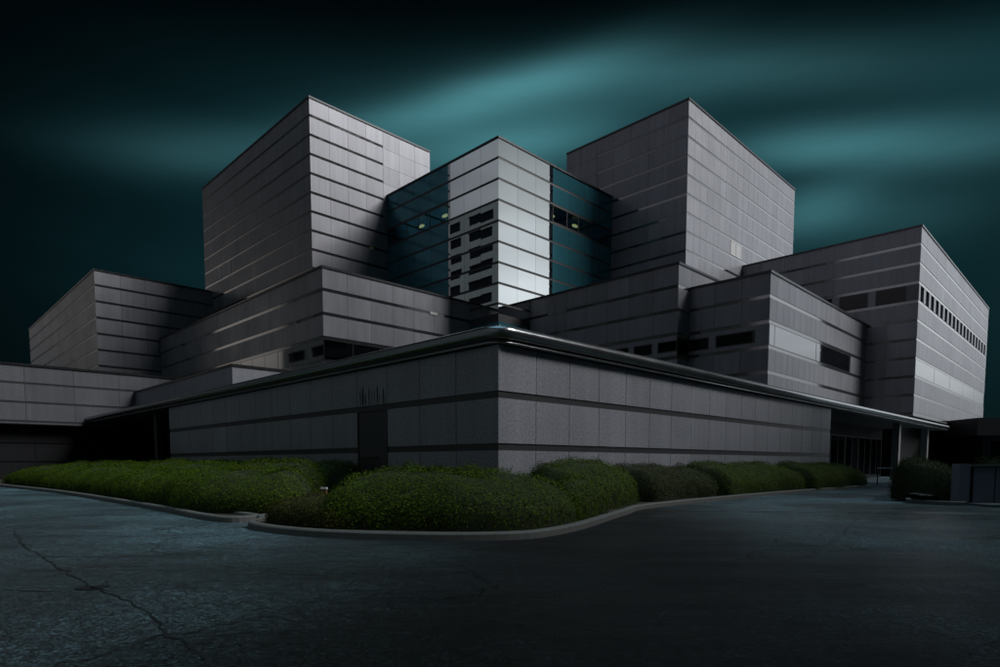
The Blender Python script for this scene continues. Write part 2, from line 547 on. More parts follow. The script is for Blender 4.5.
def window(root, face, pos, a0, a1, z0, z1, glass, frame, fw=0.07, depth=0.05, mull=(), name='window'):
    """one framed window sitting in a panel opening; the pane is a sub-part"""
    fr = MB()
    pn = MB()
    def bx(mb, s0, s1, y0, y1, q0, q1, tint=1.0):
        if face == 'R':
            mb.box(s0, s1, pos + y0, pos + y1, q0, q1, tint)
        else:
            mb.box(pos + y0, pos + y1, s0, s1, q0, q1, tint)
    bx(fr, a0, a1, 0.0, depth, z0, z0 + fw)
    bx(fr, a0, a1, 0.0, depth, z1 - fw, z1)
    bx(fr, a0, a0 + fw, 0.002, depth - 0.002, z0 + fw, z1 - fw)
    bx(fr, a1 - fw, a1, 0.002, depth - 0.002, z0 + fw, z1 - fw)
    for s in mull:
        bx(fr, s - fw / 2, s + fw / 2, 0.004, depth - 0.004, z0 + fw, z1 - fw)
    cuts = [a0 + fw * 0.5] + list(mull) + [a1 - fw * 0.5]
    for k in range(len(cuts) - 1):
        e = random.uniform(-0.003, 0.003)
        bx(pn, cuts[k], cuts[k + 1] - 0.004, 0.008 + e, 0.02 + e, z0 + fw * 0.5, z1 - fw * 0.5)
    w = fr.build(name, frame, root)
    pn.build('pane', glass, w)
    return w

def louvre(root, face, pos, a0, a1, z0, z1):
    mb = MB()
    def bx(s0, s1, y0, y1, q0, q1):
        if face == 'R':
            mb.box(s0, s1, pos + y0, pos + y1, q0, q1)
        else:
            mb.box(pos + y0, pos + y1, s0, s1, q0, q1)
    fw = 0.06
    bx(a0, a1, -0.03, 0.05, z0, z0 + fw)
    bx(a0, a1, -0.03, 0.05, z1 - fw, z1)
    bx(a0, a0 + fw, -0.028, 0.05, z0 + fw, z1 - fw)
    bx(a1 - fw, a1, -0.028, 0.05, z0 + fw, z1 - fw)
    n = 12
    for k in range(n):
        q = z0 + fw + (z1 - z0 - 2 * fw) * k / n
        bx(a0 + fw, a1 - fw, -0.015, 0.045, q, q + (z1 - z0 - 2 * fw) / n * 0.8)
    return mb.build('louvre', M['louvre'], root)

PI4 = math.pi / 4
PITCH_B = 1.66
GAP = 0.24

def block(name, label, cat, u0, u1, v0, v1, h, group=None):
    root = thing(name, label, cat, W(u0, v0), PI4, group)
    return root, u1 - u0, v1 - v0

def core(root, U, V, h, mat, z0=0.0):
    mb = MB()
    mb.box(TH, U, TH, V, z0, h - 0.0)
    return mb.build('wall', mat, root)

def rooftop(root, U, V, h):
    mb = MB()
    mb.box(0.36, U - 0.05, 0.36, V - 0.05, h - 0.2, h + 0.006)
    return mb.build('roof', M['roof'], root)

# ------------------------------------------------------------------ ground
mb = MB()
N = 40
mb.face([(-700, -300, 0), (700, -300, 0), (700, 1200, 0), (-700, 1200, 0)])
ground = tag(mb.build('asphalt_ground', M['asphalt']), kind='structure')

def ribbon(pts, w, z, jag=0.3):
    mb = MB()
    dense = []
    for k in range(len(pts) - 1):
        a, c = Vector(pts[k]), Vector(pts[k + 1])
        n = max(2, int((c - a).length / 0.07))
        for j in range(n):
            dense.append(a.lerp(c, j / n))
    dense.append(Vector(pts[-1]))
    L, Rr = [], []
    for k, p in enumerate(dense):
        d = (dense[min(k + 1, len(dense) - 1)] - dense[max(k - 1, 0)]).normalized()
        n = Vector((-d.y, d.x))
        e = mnoise.noise(Vector((p.x * 1.7, p.y * 1.7, 0))) * jag * 0.35 + mnoise.noise(Vector((p.x * 6.5, p.y * 6.5, 2))) * 0.05
        ww = 0.75 * w * (0.25 + 1.2 * abs(mnoise.noise(Vector((p.x * 2.3, p.y * 2.3, 5)))))
        L.append(p + n * (e + ww))
        Rr.append(p + n * (e - ww))
    for k in range(len(dense) - 1):
        mb.face([(*Rr[k], z), (*Rr[k + 1], z), (*L[k + 1], z), (*L[k], z)])
    return mb

seams = [
    ([(-9.0, 11.3), (-7.06, 9.06), (-4.3, 6.3), (-3.2, 5.3), (-1.6, 3.5)], 0.03, 0.10),
    ([(-7.6, 7.2), (-4.6, 7.0), (-3.0, 7.3), (-1.7, 7.1)], 0.014, 0.5),
    ([(-1.7, 7.1), (-1.5, 6.0), (-1.75, 5.2), (-1.3, 4.4)], 0.012, 0.5),
    ([(-1.75, 5.2), (-0.4, 4.9), (0.5, 4.6)], 0.010, 0.5),
    ([(1.2, 4.7), (1.84, 5.52), (3.0, 6.8), (4.2, 8.2), (6.0, 10.6), (8.2, 14.0), (9.5, 17.5)], 0.016, 0.25),
    ([(3.2, 7.0), (5.2, 7.0), (8.0, 6.9)], 0.016, 0.3),
    ([(9.3, 17.0), (11.6, 16.2), (13.5, 16.3)], 0.03, 0.3),
    ([(0.3, 9.0), (0.6, 8.0), (0.25, 7.2)], 0.008, 0.4),
    ([(-13.0, 10.6), (-9.5, 10.2), (-6.5, 10.5)], 0.018, 0.5),
    ([(-8.8, 8.8), (-6.2, 9.2), (-4.4, 9.3)], 0.014, 0.5),
    ([(4.6, 13.5), (8.5, 12.4), (13.0, 11.8)], 0.016, 0.4),
    ([(-16.0, 15.5), (-12.5, 15.2), (-10.6, 15.8)], 0.03, 0.5),
    ([(-12.5, 13.0), (-9.8, 12.6), (-8.2, 12.9)], 0.025, 0.5),
    ([(-8.5, 10.6), (-6.2, 10.4), (-5.0, 10.8)], 0.02, 0.4),
    ([(-6.4, 8.2), (-5.2, 8.0), (-4.4, 8.3)], 0.02, 0.5),
    ([(-5.0, 9.0), (-3.6, 8.8), (-2.6, 9.1)], 0.018, 0.5),
    ([(-3.9, 6.1), (-2.6, 6.5), (-1.4, 6.7)], 0.010, 0.4),
    ([(-6.5, 6.3), (-5.2, 5.9), (-3.0, 6.0)], 0.014, 0.3),
    ([(2.6, 9.4), (5.0, 9.9), (7.2, 9.2)], 0.014, 0.5),
    ([(6.2, 8.6), (7.5, 8.9), (9.5, 8.2)], 0.012, 0.6),
    ([(-2.3, 4.3), (-1.2, 4.6), (-0.6, 4.4)], 0.010, 0.5),
]
for k, (pts, w, jag) in enumerate(seams):
    ribbon(pts, w, 0.004, jag).build('crack', M['tar'], ground)
def blob(cx, cy, rx, ry, z, seed, n=28):
    mb = MB()
    pts = []
    for k in range(n):
        a = 2 * math.pi * k / n
        q = 1 + 0.45 * mnoise.noise(Vector((math.cos(a) * 1.3, math.sin(a) * 1.3, seed)))
        pts.append((cx + rx * q * math.cos(a), cy + ry * q * math.sin(a), z))
    mb.face(pts)
    return mb
blob(-4.08, 6.06, 0.16, 0.13, 0.004, 3.3).build('pothole', M['tar'], ground)
blob(11.2, 15.2, 1.0, 0.35, 0.004, 5.1).build('patch', M['patch'], ground)
blob(13.6, 16.2, 0.9, 0.3, 0.008, 6.1).build('patch', M['patch'], ground)

# ------------------------------------------------------------------ the glass corner tower in the middle
UC = 36.42
root, U, V = block('glass_tower', 'central glass-clad corner block with mirrored edge panels between the two tall grey cubes', 'building', UC, 56.0, UC, 56.0, 27.57)
h = 27.57
zb1 = h - 2 * PITCH_B
zb0 = h - 3 * PITCH_B
mb = MB()
mb.box(TH, U, TH, V, 0, zb0 + GAP)
mb.box(TH, U, TH, V, zb1, h)
mb.box(TH, 6.84, TH, 6.28, zb0 + GAP + 0.002, zb1 - 0.002)
mb.build('wall', M['groove_matt'], root)
mb = MB()
mb.box(6.862, U, 3.6, V, zb0 + GAP + 0.002, zb1 - 0.002)
mb.box(3.6, 6.85, 6.302, V, zb0 + GAP + 0.002, zb1 - 0.002)
for s in (12.6, 14.6):
    mb.box(s, s + 0.1, TH + 0.5, 3.59, zb0 + GAP + 0.002, zb1 - 0.002)
    mb.box(TH + 0.5, 3.59, s, s + 0.1, zb0 + GAP + 0.002, zb1 - 0.002)
mb.build('room_partition', M['room'], root)
mm = MB()
MW = {'R': 6.86, 'L': 6.3}
for face in 'RL':
    mm = MB()
    panels(mm, face, 0, 0 if face == 'R' else TH, MW[face], h, 13.6, PITCH_B, 0.2, 2.333, jit=0.04, tilt=0.0014)
    mm.build('mirror_panels', M['mirror'], root)
    facade(root, M['teal'], face, 0.01, MW[face] + 0.01, 16.2, h, 8.0, PITCH_B, 0.2, 2.3, holes=[(MW[face], 16.2, 2)], jit=0.12, tilt=0.0015, name='tinted_glazing')
    mm = MB()
    panels(mm, face, 0.01, 0.02 if face == 'R' else TH + 0.02, MW[face], h - 9 * PITCH_B + 0.3, 5.0, PITCH_B, 0.2, 2.333, jit=0.12, tilt=0.003)
    mm.build('base_glazing', M['teal'], root)
for face in 'RL':
    cuts = [MW[face] + 0.02, 8.9, 10.6, 12.4, 14.2, 16.0]
    for k in range(5):
        window(root, face, 0.01, cuts[k] + 0.01, cuts[k + 1] - 0.01, zb0 + 0.2, zb1 - 0.01, M['pane'], M['groove_matt'], fw=0.045)
def lamp(root, x, y, z, along):
    mb = MB()
    n, r_ = 20, []
    for lev, (sc_, dz) in enumerate([(0.55, 0.16), (0.9, 0.10), (1.0, 0.03), (0.85, -0.03), (0.4, -0.06)]):
        for k in range(n):
            a = 2 * math.pi * k / n
            ax, ay = (0.42, 0.17) if along == 'x' else (0.17, 0.42)
            mb.v.append((x + ax * sc_ * math.cos(a), y + ay * sc_ * math.sin(a), z + dz))
    for lev in range(4):
        for k in range(n):
            k2 = (k + 1) % n
            mb.f.append((lev * n + k, (lev + 1) * n + k, (lev + 1) * n + k2, lev * n + k2))
    mb.f.append(tuple(range(4 * n, 5 * n))[::-1])
    mb.f.append(tuple(range(0, n)))
    mb.t += [1.0] * len(mb.f)
    mb.m += [0] * len(mb.f)
    return mb.build('ceiling_lamp', M['lamp'], root, smooth=True)
zl = zb1 - 0.5
lamp(root, 7.75, 0.9, zl, 'x')
lamp(root, 11.2, 0.9, zl, 'x')
lamp(root, 0.9, 7.8, zl, 'y')
lamp(root, 0.9, 11.3, zl, 'y')
coping(root, 16.0, 15.7, h, M['coping'])
rooftop(root, U, V, h)

# ------------------------------------------------------------------ the two tall cubes
hR = 33.67
root, U, V = block('tall_cube', 'tall grey panelled cube right of the glass tower with a bright right side', 'building', 52.36, 78.2, 28.3, 42.2, hR)
core(root, U, V, hR, M['groove'])
facade(root, M['panel'], 'R', 0, 0, U, hR, 14, PITCH_B, GAP, 1.29, jit=0.05, holes=[(9.0, 11.7, 6)])
facade(root, M['panel'], 'L', 0, TH, V, hR, 10, PITCH_B, GAP, 2.0, jit=0.07, filled=lambda a, b_: a > 9.5 or (b_ < 7 and a > 12))
for k in (7, 8):
    louvre(root, 'R', 0, 1.292 * k + 0.03, 1.292 * (k + 1) - 0.03, hR - 7 * PITCH_B + GAP + 0.02, hR - 6 * PITCH_B - 0.02)
coping(root, U, V, hR, M['coping'])
rooftop(root, U, V, hR)

root, U, V = block('tall_cube', 'tall grey panelled cube left of the glass tower with two louvres on its dark side', 'building', 28.22, 41.85, 52.02, 78.0, hR)
core(root, U, V, hR, M['groove'])
facade(root, M['panel'], 'R', 0, 0, U, hR, 10, PITCH_B, GAP, 2.0, jit=0.07, filled=lambda a, b_: a > 8.1 and b_ < 5)
facade(root, M['panel'], 'L', 0, TH, V, hR, 14, PITCH_B, GAP, 1.3, jit=0.05, holes=[(18.3, 19.4, 6), (20.9, 22.0, 6)])
zq = hR - 7 * PITCH_B + GAP
wq = (V - TH) / 20
louvre(root, 'L', 0, TH + 14 * wq + 0.05, TH + 15 * wq - 0.05, zq, zq + 1.35)
louvre(root, 'L', 0, TH + 16 * wq + 0.05, TH + 17 * wq - 0.05, zq, zq + 1.35)
coping(root, U, V, hR, M['coping'])
rooftop(root, U, V, hR)

# ------------------------------------------------------------------ middle wings on the right
h1 = 15.3
root, U, V = block('office_wing', 'dark middle wing below the right cube, its long side running back to the glass tower', 'building', 40.28, 56.0, 22.28, UC - 0.01, h1)
core(root, U, V, h1, M['groove'])
hl = [(0, 9.0, 3)]
facade(root, M['panel'], 'L', 0, TH, V, h1, 3, PITCH_B, GAP, 1.9, holes=[(0, V, 3)], filled=lambda a, b_: 10.2 < a < 11.9 and b_ == 0)
facade(root, M['panel'], 'R', 0, 0, U, h1, 3, PITCH_B, GAP, 2.0, holes=[(0, 2.0, 3)])
zw1 = h1 - 3 * PITCH_B - 0.01
zw0 = h1 - 4 * PITCH_B + GAP
wq = (V - TH) / 7
for k in range(7):
    a0_, a1_ = TH + wq * k + 0.02, TH + wq * (k + 1)
    window(root, 'L', 0.0, a0_, a1_ - 0.45, zw0 + 0.3, zw1 - 0.32, M['window'], M['frame'])
    sm = MB()
    sm.box(0.0, TH + 0.01, a0_, a1_, zw0, zw0 + 0.298)
    sm.box(0.0, TH + 0.01, a1_ - 0.448, a1_, zw0 + 0.298, zw1 - 0.322)
    sm.box(0.0, TH + 0.01, a0_, a1_, zw1 - 0.318, zw1)
    sm.build('window_surround', M['panel'], root)
window(root, 'R', 0.0, 0.08, 1.6, zw0, zw1 - 0.1, M['window'], M['frame'])
coping(root, U, V, h1, M['coping'])
rooftop(root, U, V, h1)

h2 = 13.84
root, U, V = block('office_wing', 'low right wing stepping forward with a bright mirrored window strip on its right side', 'building', 41.95, 64.3, 16.53, 22.27, h2)
core(root, U, V, h2, M['groove'])
facade(root, M['panel'], 'L', 0, TH, V, h2, 3, PITCH_B, GAP, 1.9, holes=[(0, V, 2)])
facade(root, M['panel'], 'R', 0, 0, U, h2, 3, PITCH_B, GAP, 1.1, holes=[(0, 18, 2)], jit=0.06)
zw1 = h2 - 2 * PITCH_B - 0.01
zw0 = h2 - 3 * PITCH_B + GAP
window(root, 'L', 0, TH + 0.9, TH + 3.7, zw0 + 0.25, zw1 - 0.3, M['window'], M['frame'])
window(root, 'L', 0, TH + 4.2, V - 0.05, zw0 + 0.25, zw1 - 0.3, M['window'], M['frame'])
sm = MB()
sm.box(0.0, TH + 0.01, TH, V, zw0, zw0 + 0.248)
sm.box(0.0, TH + 0.01, TH, TH + 0.897, zw0 + 0.248, zw1 - 0.298)
sm.box(0.0, TH + 0.01, TH + 3.703, TH + 4.197, zw0 + 0.248, zw1 - 0.298)
sm.box(0.0, TH + 0.01, TH, V, zw1 - 0.298, zw1)
sm.build('window_surround', M['panel'], root)
cuts = [0.05, 0.95, 9.2, 17.6]
for k in range(len(cuts) - 1):
    window(root, 'R', 0, cuts[k], cuts[k + 1] - 0.012, zw0, zw1, M['sky_window'], M['frame'], fw=0.03)
coping(root, U, V, h2, M['coping'])
rooftop(root, U, V, h2)

# ------------------------------------------------------------------ the big block at the right edge
h3 = 21.7
root, U, V = block('corner_block', 'large grey block at the right with a row of slit windows on its bright side', 'building', 64.36, 105.0, 12.61, 40.0, h3)
P3 = 1.62
mb = MB()
mb.box(TH, U, TH, V, h3 - 3 * P3 - 0.008, h3)
mb.box(TH, U, 0.6, V, h3 - 4 * P3 + GAP - 0.002, h3 - 3 * P3 - 0.008)
mb.box(TH, U, TH, V, 5.4, h3 - 4 * P3 + GAP - 0.002)
mb.build('wall', M['groove'], root)
mb = MB()
mb.box(2.0, U, 2.0, V, 0, 5.398)
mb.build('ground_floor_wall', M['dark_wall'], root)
mm = MB()
P3 = 1.62
wins = []
nwin = 18
for k in range(nwin):
    wins.append((0.6 + k * 2.2, 0.6 + k * 2.2 + 1.35))
panels(mm, 'R', 0, 0, U, h3, 5.4, P3, GAP, 2.2, jit=0.05, holes=[(0, U, 3), (0, U, 7)])
panels(mm, 'L', 0, TH, V, h3, 5.4, P3, GAP, 2.3, jit=0.08, holes=[(0, V, 3)])
mm.build('facade_panels', M['panel'], root)
zw1 = h3 - 3 * P3 - 0.01
zw0 = h3 - 4 * P3 + GAP
mb = MB()
xs = 0.0
for k in range(nwin + 1):
    e = 0.6 + k * 2.2 if k < nwin else U
    MB().box(xs + (0.065 if k == 0 else 0), e, 0, 0.59, zw0, zw1).build('mullion', M['panel'], root)
    xs = e + 1.35
for (a, c) in wins:
    window(root, 'R', 0.53, a + 0.003, c - 0.003, zw0, zw1, M['window'], M['frame'], fw=0.05)
y = TH + 0.9
MB().box(0.0, TH, TH, TH + 0.9, zw0, zw1, 0.5).build('mullion', M['panel'], root)
while y < 20:
    window(root, 'L', 0.0, y + 0.003, y + 2.4, zw0, zw1, M['window'], M['frame'])
    MB().box(0.0, TH, y + 2.403, y + 3.0, zw0, zw1).build('mullion', M['panel'], root)
    y += 3.0
zq1 = h3 - 7 * P3 - 0.01
zq0 = h3 - 8 * P3 + GAP
k = 0.02
while k < U - 2:
    window(root, 'R', 0, k, k + 8.05, zq0, zq1, M['sky_window'], M['louvre'], fw=0.012)
    k += 8.06
coping(root, U, V, h3, M['coping'])
rooftop(root, U, V, h3)

# ------------------------------------------------------------------ middle wing on the left
hL = 15.0
root, U, V = block('office_wing', 'long middle wing in front of the left cube with pale reflections in its window strip', 'building', 22.38, UC - 0.01, 39.9, 75.8, hL)
core(root, U, V, hL, M['groove'])
facade(root, M['panel'], 'L', 0, TH, V, hL, 3, PITCH_B, GAP, 2.1, holes=[(0, V, 3)], jit=0.07)
facade(root, M['panel'], 'R', 0, 0, U, hL, 3, PITCH_B, GAP, 2.0, holes=[(0, U, 3)], jit=0.06)
zw1 = hL - 3 * PITCH_B - 0.01
zw0 = hL - 4 * PITCH_B + GAP
k = TH
while k < V - 2.4:
    window(root, 'L', 0, k, k + 2.38, zw0, zw1, M['sky_window'], M['frame'], fw=0.02)
    k += 2.385
k = 0.02
while k < U - 2.4:
    window(root, 'R', 0, k, k + 2.38, zw0, zw1, M['sky_window'], M['frame'], fw=0.02)
    k += 2.385
mb = MB()
zs = hL - PITCH_B
mb.box(9.6, 10.4, -0.04, -0.005, zs + 0.02, zs + 0.22)
mb.build('wall_sign', M['louvre'], root)
coping(root, U, V, hL, M['coping'])
rooftop(root, U, V, hL)

# ------------------------------------------------------------------ far left block
h4 = 21.3
root, U, V = block('far_block', 'grey banded block standing at the left behind the low wing', 'building', 16.35, 45.0, 75.85, 116.5, h4)
core(root, U, V, h4, M['groove'])
facade(root, M['panel'], 'L', 0, TH, V, h4, 4, PITCH_B, GAP, 2.2, jit=0.06)
facade(root, M['panel'], 'R', 0, 0, U, h4, 4, PITCH_B, GAP, 2.3, jit=0.08)
coping(root, U, V, h4, M['coping'])
rooftop(root, U, V, h4)

# ------------------------------------------------------------------ low wing running out of the frame on the left
h0 = 8.29
root, U, V = block('low_wing', 'low dark wing at the left edge with a recessed ground floor', 'building', -4.5, 22.3, 55.82, 72.0, h0)
core(root, U, V, h0, M['groove_matt'], z0=4.05)
facade(root, M['shaded_granite'], 'R', 0, 0, U, h0, 4.1, 1.37, 0.16, 2.9, jit=0.08)
facade(root, M['shaded_granite'], 'L', 0, TH, V, h0, 4.1, 1.37, 0.16, 2.9, jit=0.08)
mb = MB()
mb.box(1.0, U, 1.0, V, 0, 4.049)
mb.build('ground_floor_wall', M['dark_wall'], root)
mm = MB()
panels(mm, 'R', 0.94, 1.0, U, 4.0, 0, 1.37, 0.12, 3.0, jit=0.1)
mm.build('ground_floor_panels', M['dark_wall'], root)
coping(root, U, V, h0, M['coping'])
rooftop(root, U, V, h0)

# parapet block on top of the pavilion roof
hp = 6.9
root, U, V = block('roof_structure', 'small plain box on the pavilion roof in front of the left wing', 'building', 14.49, 22.37, 36.31, 55.8, hp)
core(root, U, V, hp, M['groove_matt'], z0=4.62)
facade(root, M['panel_front'], 'L', 0, TH, V, hp, 4.62, 3.0, 0.1, 4.8, jit=0.05, joint=0.012)
facade(root, M['panel_front'], 'R', 0, 0, U, hp, 4.62, 3.0, 0.1, 3.9, jit=0.05, joint=0.012)
coping(root, U, V, hp, M['coping'], hgt=0.1)
rooftop(root, U, V, hp)

# ------------------------------------------------------------------ front pavilion with the rolled eave
VP = 16 / S2
root = thing('front_pavilion', 'low granite-clad pavilion at the corner with a rolled metal eave above clipped hedges', 'building', W(VP, VP), PI4)
WR, WL = 37.76 - VP, 37.25 - VP
HT = 4.30
mb = MB()
mb.box(TH, WR, TH, 5.0, 0, HT)
mb.box(TH, 5.0, 5.0, WL, 0, HT)
mb.build('wall', M['groove_matt'], root)
mm = MB()
PF = 1.36
DOOR0, DOOR1 = 4.97, 6.72
panels(mm, 'R', 0, 0, WR, HT, 0, PF, 0.19, 1.47, jit=0.05)
def left_panels():
    # columns chosen so that the door falls in one of them
    for (a, c, pw) in ((TH, DOOR0 - 0.01, 1.75), (DOOR1 + 0.01, WL, 1.55)):
        panels(mm, 'L', 0, a, c, HT, 0, PF, 0.19, pw, jit=0.05)
    panels(mm, 'L', 0, DOOR0 - 0.01 + 0.022, DOOR1 + 0.01 - 0.022, HT, HT - PF + 0.19, PF, 0.19, 1.78, jit=0.02)
left_panels()
mm.build('facade_panels', M['panel_front'], root)
# the dark service door and the water marks above it
mb = MB()
dz = HT - PF
mb.box(0.03, 0.055, DOOR0 + 0.04, DOOR1 - 0.04, 0.02, dz - 0.02)
mb.box(0.005, 0.0553, DOOR0, DOOR0 + 0.04, 0.0, dz)
mb.box(0.005, 0.0553, DOOR1 - 0.04, DOOR1, 0.0, dz)
mb.box(0.005, 0.0553, DOOR0 + 0.04, DOOR1 - 0.04, dz - 0.02, dz)
door = mb.build('service_door', M['door'], root)
mb = MB()
mb.box(-0.02, 0.029, DOOR0 + 0.6, DOOR1 - 0.18, 1.40, 1.45)
mb.build('push_bar', M['frame'], door)
mb = MB()
z0s = HT - PF + 0.2
for (a, w, hh) in tuple((q_[0] + 1.41, q_[1], q_[2]) for q_ in ((4.95, 0.085, 0.62), (4.80, 0.05, 0.40), (5.10, 0.04, 0.55), (4.58, 0.04, 0.58), (4.44, 0.025, 0.46), (4.28, 0.03, 0.52), (4.10, 0.05, 0.60), (3.98, 0.02, 0.35), (3.78, 0.05, 0.48), (3.68, 0.02, 0.30))):
    mb = MB()
    n = 14
    for k in range(n):
        f0, f1 = k / n, (k + 1) / n
        def wd(f):
            return w * (0.55 + 0.9 * f - 1.1 * f ** 3) * (0.75 + 0.5 * abs(mnoise.noise(Vector((a * 9, f * 5, 1)))))
        def dx(f):
            return 0.02 * mnoise.noise(Vector((a * 5, f * 6, 4)))
        mb.face([(-0.003, a + wd(f0) + dx(f0), z0s + hh * f0), (-0.003, a - wd(f0) + dx(f0), z0s + hh * f0), (-0.003, a - wd(f1) + dx(f1), z0s + hh * f1), (-0.003, a + wd(f1) + dx(f1), z0s + hh * f1)])
    mb.build('drip_stain', M['stain'], root)

# rolled eave: gutter roll, dark neck and a thin bead below
CR, CL = 71.1 - VP, 55.8 - VP
def rounded(off):
    r_ = 0.35
    pts = [(0, CL)]
    n = 10
    for k in range(n + 1):
        a = math.pi + (math.pi / 2) * k / n
        pts.append((r_ + r_ * math.cos(a), r_ + r_ * math.sin(a)))
    pts.append((CR, 0))
    return pts
path = rounded(0)
prof = []
cx, cz, rr = 0.13, 4.60, 0.175
for k in range(25):
    a = math.pi * 0.62 - math.pi * 1.36 * k / 24
    prof.append((cx + rr * math.cos(a), cz + rr * math.sin(a)))
mb = MB()
mb.sweep(path, [(-0.6, cz + rr * 0.92)] + prof + [(0.0, cz - rr * 0.8)])
mb.build('eave_roll', M['gutter'], root, smooth=True)
mb = MB()
mb.sweep(path, [(0.0, cz - rr * 0.8), (0.13, cz - rr * 0.8), (0.13, HT + 0.03), (-0.3, HT + 0.03)])
mb.build('eave_neck', M['groove_matt'], root)
prof2 = [(0.15 + 0.035 * math.cos(a), HT + 0.045 + 0.035 * math.sin(a)) for a in [math.pi * 2 * k / 14 for k in range(14)]]
mb = MB()
mb.sweep(path, prof2, close=True)
mb.build('eave_bead', M['gutter'], root, smooth=True)
mb = MB()
mb.box(0.2, 30.5, 0.2, 28.9, HT + 0.031, 4.61)
mb.box(30.5, 53.0, 0.2, 5.1, HT + 0.031, 4.61)
mb.box(53.0, CR, 0.2, 1.2, HT + 0.031, 4.61)
mb.box(0.2, 3.1, 28.9, CL, HT + 0.031, 4.61)
mb.build('roof', M['roof'], root)
# recessed entrances under the canopy
mb = MB()
mb.box(WR + 0.002, 53.0, 3.6, 3.9, 0, HT + 0.02)
mb.build('recess_wall', M['dark_wall'], root)
mb = MB()
mb.box(2.7, 2.9, WL + 0.002, CL, 0, HT + 0.02)
mb.build('recess_wall', M['dark_wall'], root)
for k in range(7):
    a = WR + 1.2 + k * 3.6
    window(root, 'R', 3.53, a, a + 3.4, 0.1, 3.4, M['window'], M['frame'], mull=(a + 1.7,))
for k in range(5):
    a = WL + 0.6 + k * 3.4
    window(root, 'L', 2.63, a, a + 3.2, 0.1, 3.6, M['window'], M['frame'], mull=(a + 1.6,))
for (x, y) in ((WR + 5.9, 2.6), (44.6, 0.5), (54.9, 0.5), (0.7, 31.0)):
    mb = MB()
    w_ = 0.55 if y == 0.5 else 0.12
    mb.box(x, x + w_, y, y + min(w_, 0.5), 0, HT + 0.028)
    mb.build('canopy_post', M['post'], root)

# ------------------------------------------------------------------ dark gatehouse at the right edge
root = thing('gatehouse', 'black flat-roofed gatehouse at the right edge below the big block', 'building', (52.0, 62.0, 0), R(-4))
mb = MB()
mb.box(-3.0, 16.0, 0, 9.0, 0, 5.5)
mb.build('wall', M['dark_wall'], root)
mb = MB()
mb.box(-4.2, 16.5, -0.9, 9.5, 4.02, 5.75)
mb.build('roof', M['door'], root)
mb = MB()
mb.box(-4.25, 16.55, -0.96, -0.9, 4.02, 4.12)
mb.build('roof_edge', M['frame'], root)
for k in range(5):
    window(root, 'R', -0.05, -2.4 + k * 3.2, 0.2 + k * 3.2, 0.9, 3.6, M['window'], M['frame'])

# ------------------------------------------------------------------ buildings across the road (one mirrored in the glass, the rest unseen and added for shade)
def office(name, label, loc, rotz, Lx, Dy, floors, fh, period, win, wall):
    root = thing(name, label, 'building', loc, rotz)
    H = floors * fh + 1.2
    mb = MB()
    z = 0
    for k in range(floors):
        # spandrel, then piers between the ribbon windows
        mb.box(0, Lx, 0, 0.3, k * fh, k * fh + fh * 0.42)
        a = 0
        while a < Lx - 0.01:
            mb.box(a, min(a + period - win, Lx), 0, 0.3, k * fh + fh * 0.42, (k + 1) * fh)
            a += period
    mb.box(0, Lx, 0, 0.3, floors * fh, H)
    mb.box(0, Lx, 0.6, Dy, 0, H - 0.6)
    mb.box(0, 0.3, 0.3, Dy, 0, H - 0.3)
    mb.box(Lx - 0.3, Lx, 0.3, Dy, 0, H - 0.3)
    mb.build('wall', wall, root)
    mb = MB()
    mb.box(Lx * 0.10, Lx * 0.34, 0.8, Dy - 1, H - 0.6, H + 2.0)
    mb.box(Lx * 0.34, Lx * 0.5, 0.8, Dy - 1, H - 0.6, H + 0.9)
    mb.build('roof_house', wall, root)
    for k in range(floors):
        a = period - win
        while a < Lx - win:
            mb = MB()
            mb.box(a, a + win, 0.22, 0.3, k * fh + fh * 0.42, (k + 1) * fh)
            mb.build('window', M['window'], root)
            a += period
    return root
# facing +u, out of frame on the left
office('mirrored_or_shade_tower', 'grey concrete office tower with ribbon windows mirrored in the glass corner', W(-7.0, 45.0), PI4 + math.pi / 2, 62.0, 16.0, 16, 2.95, 8.6, 6.6, M['concrete'])
# unseen tower and slabs added beyond the right edge, heights stepped to shape shade
office('mirrored_or_shade_tower', 'unseen tall grey tower added beyond the right edge to shade the low wing', (36.0, 40.2, 0), -math.pi / 2, 13.6, 18.0, 24, 3.4, 4.8, 3.4, M['concrete'])
office('shade_slab', 'unseen seven-storey grey slab added beside the tall tower to shape the sunlight', (36.0, 26.6, 0), -math.pi / 2, 9.0, 14.0, 7, 3.2, 4.5, 3.2, M['concrete'])
office('shade_slab', 'unseen nine-storey grey slab added in the middle of the row to shape the sunlight', (36.3, 17.5, 0), -math.pi / 2, 9.0, 14.0, 9, 3.2, 4.5, 3.2, M['concrete'])
office('shade_slab', 'unseen long thirteen-storey grey slab added at the near end of the row to shade the ground', (36.0, 8.4, 0), -math.pi / 2, 48.0, 14.0, 13, 3.1, 6.0, 4.4, M['concrete'])

# unseen slab added behind left to darken the lower left-facing walls
office('shade_slab', 'unseen eight-storey grey slab added behind left to shade the lower walls', (-36.0, 15.0, 0), math.atan2(-0.85, 0.53), 50.0, 12.0, 8, 3.4, 6.0, 4.4, M['concrete'])

# ------------------------------------------------------------------ kerbs and planting beds
def smooth_path(pts, n=8):
    out = []
    P = [Vector(p) for p in pts]
    for k in range(len(P) - 1):
        p0, p1, p2, p3 = P[max(k - 1, 0)], P[k], P[k + 1], P[min(k + 2, len(P) - 1)]
        for j in range(n):
            u = j / n
            out.append(0.5 * ((2 * p1) + (-p0 + p2) * u + (2 * p0 - 5 * p1 + 4 * p2 - p3) * u * u + (-p0 + 3 * p1 - 3 * p2 + p3) * u ** 3))
    out.append(P[-1])
    return [(p.x, p.y) for p in out]

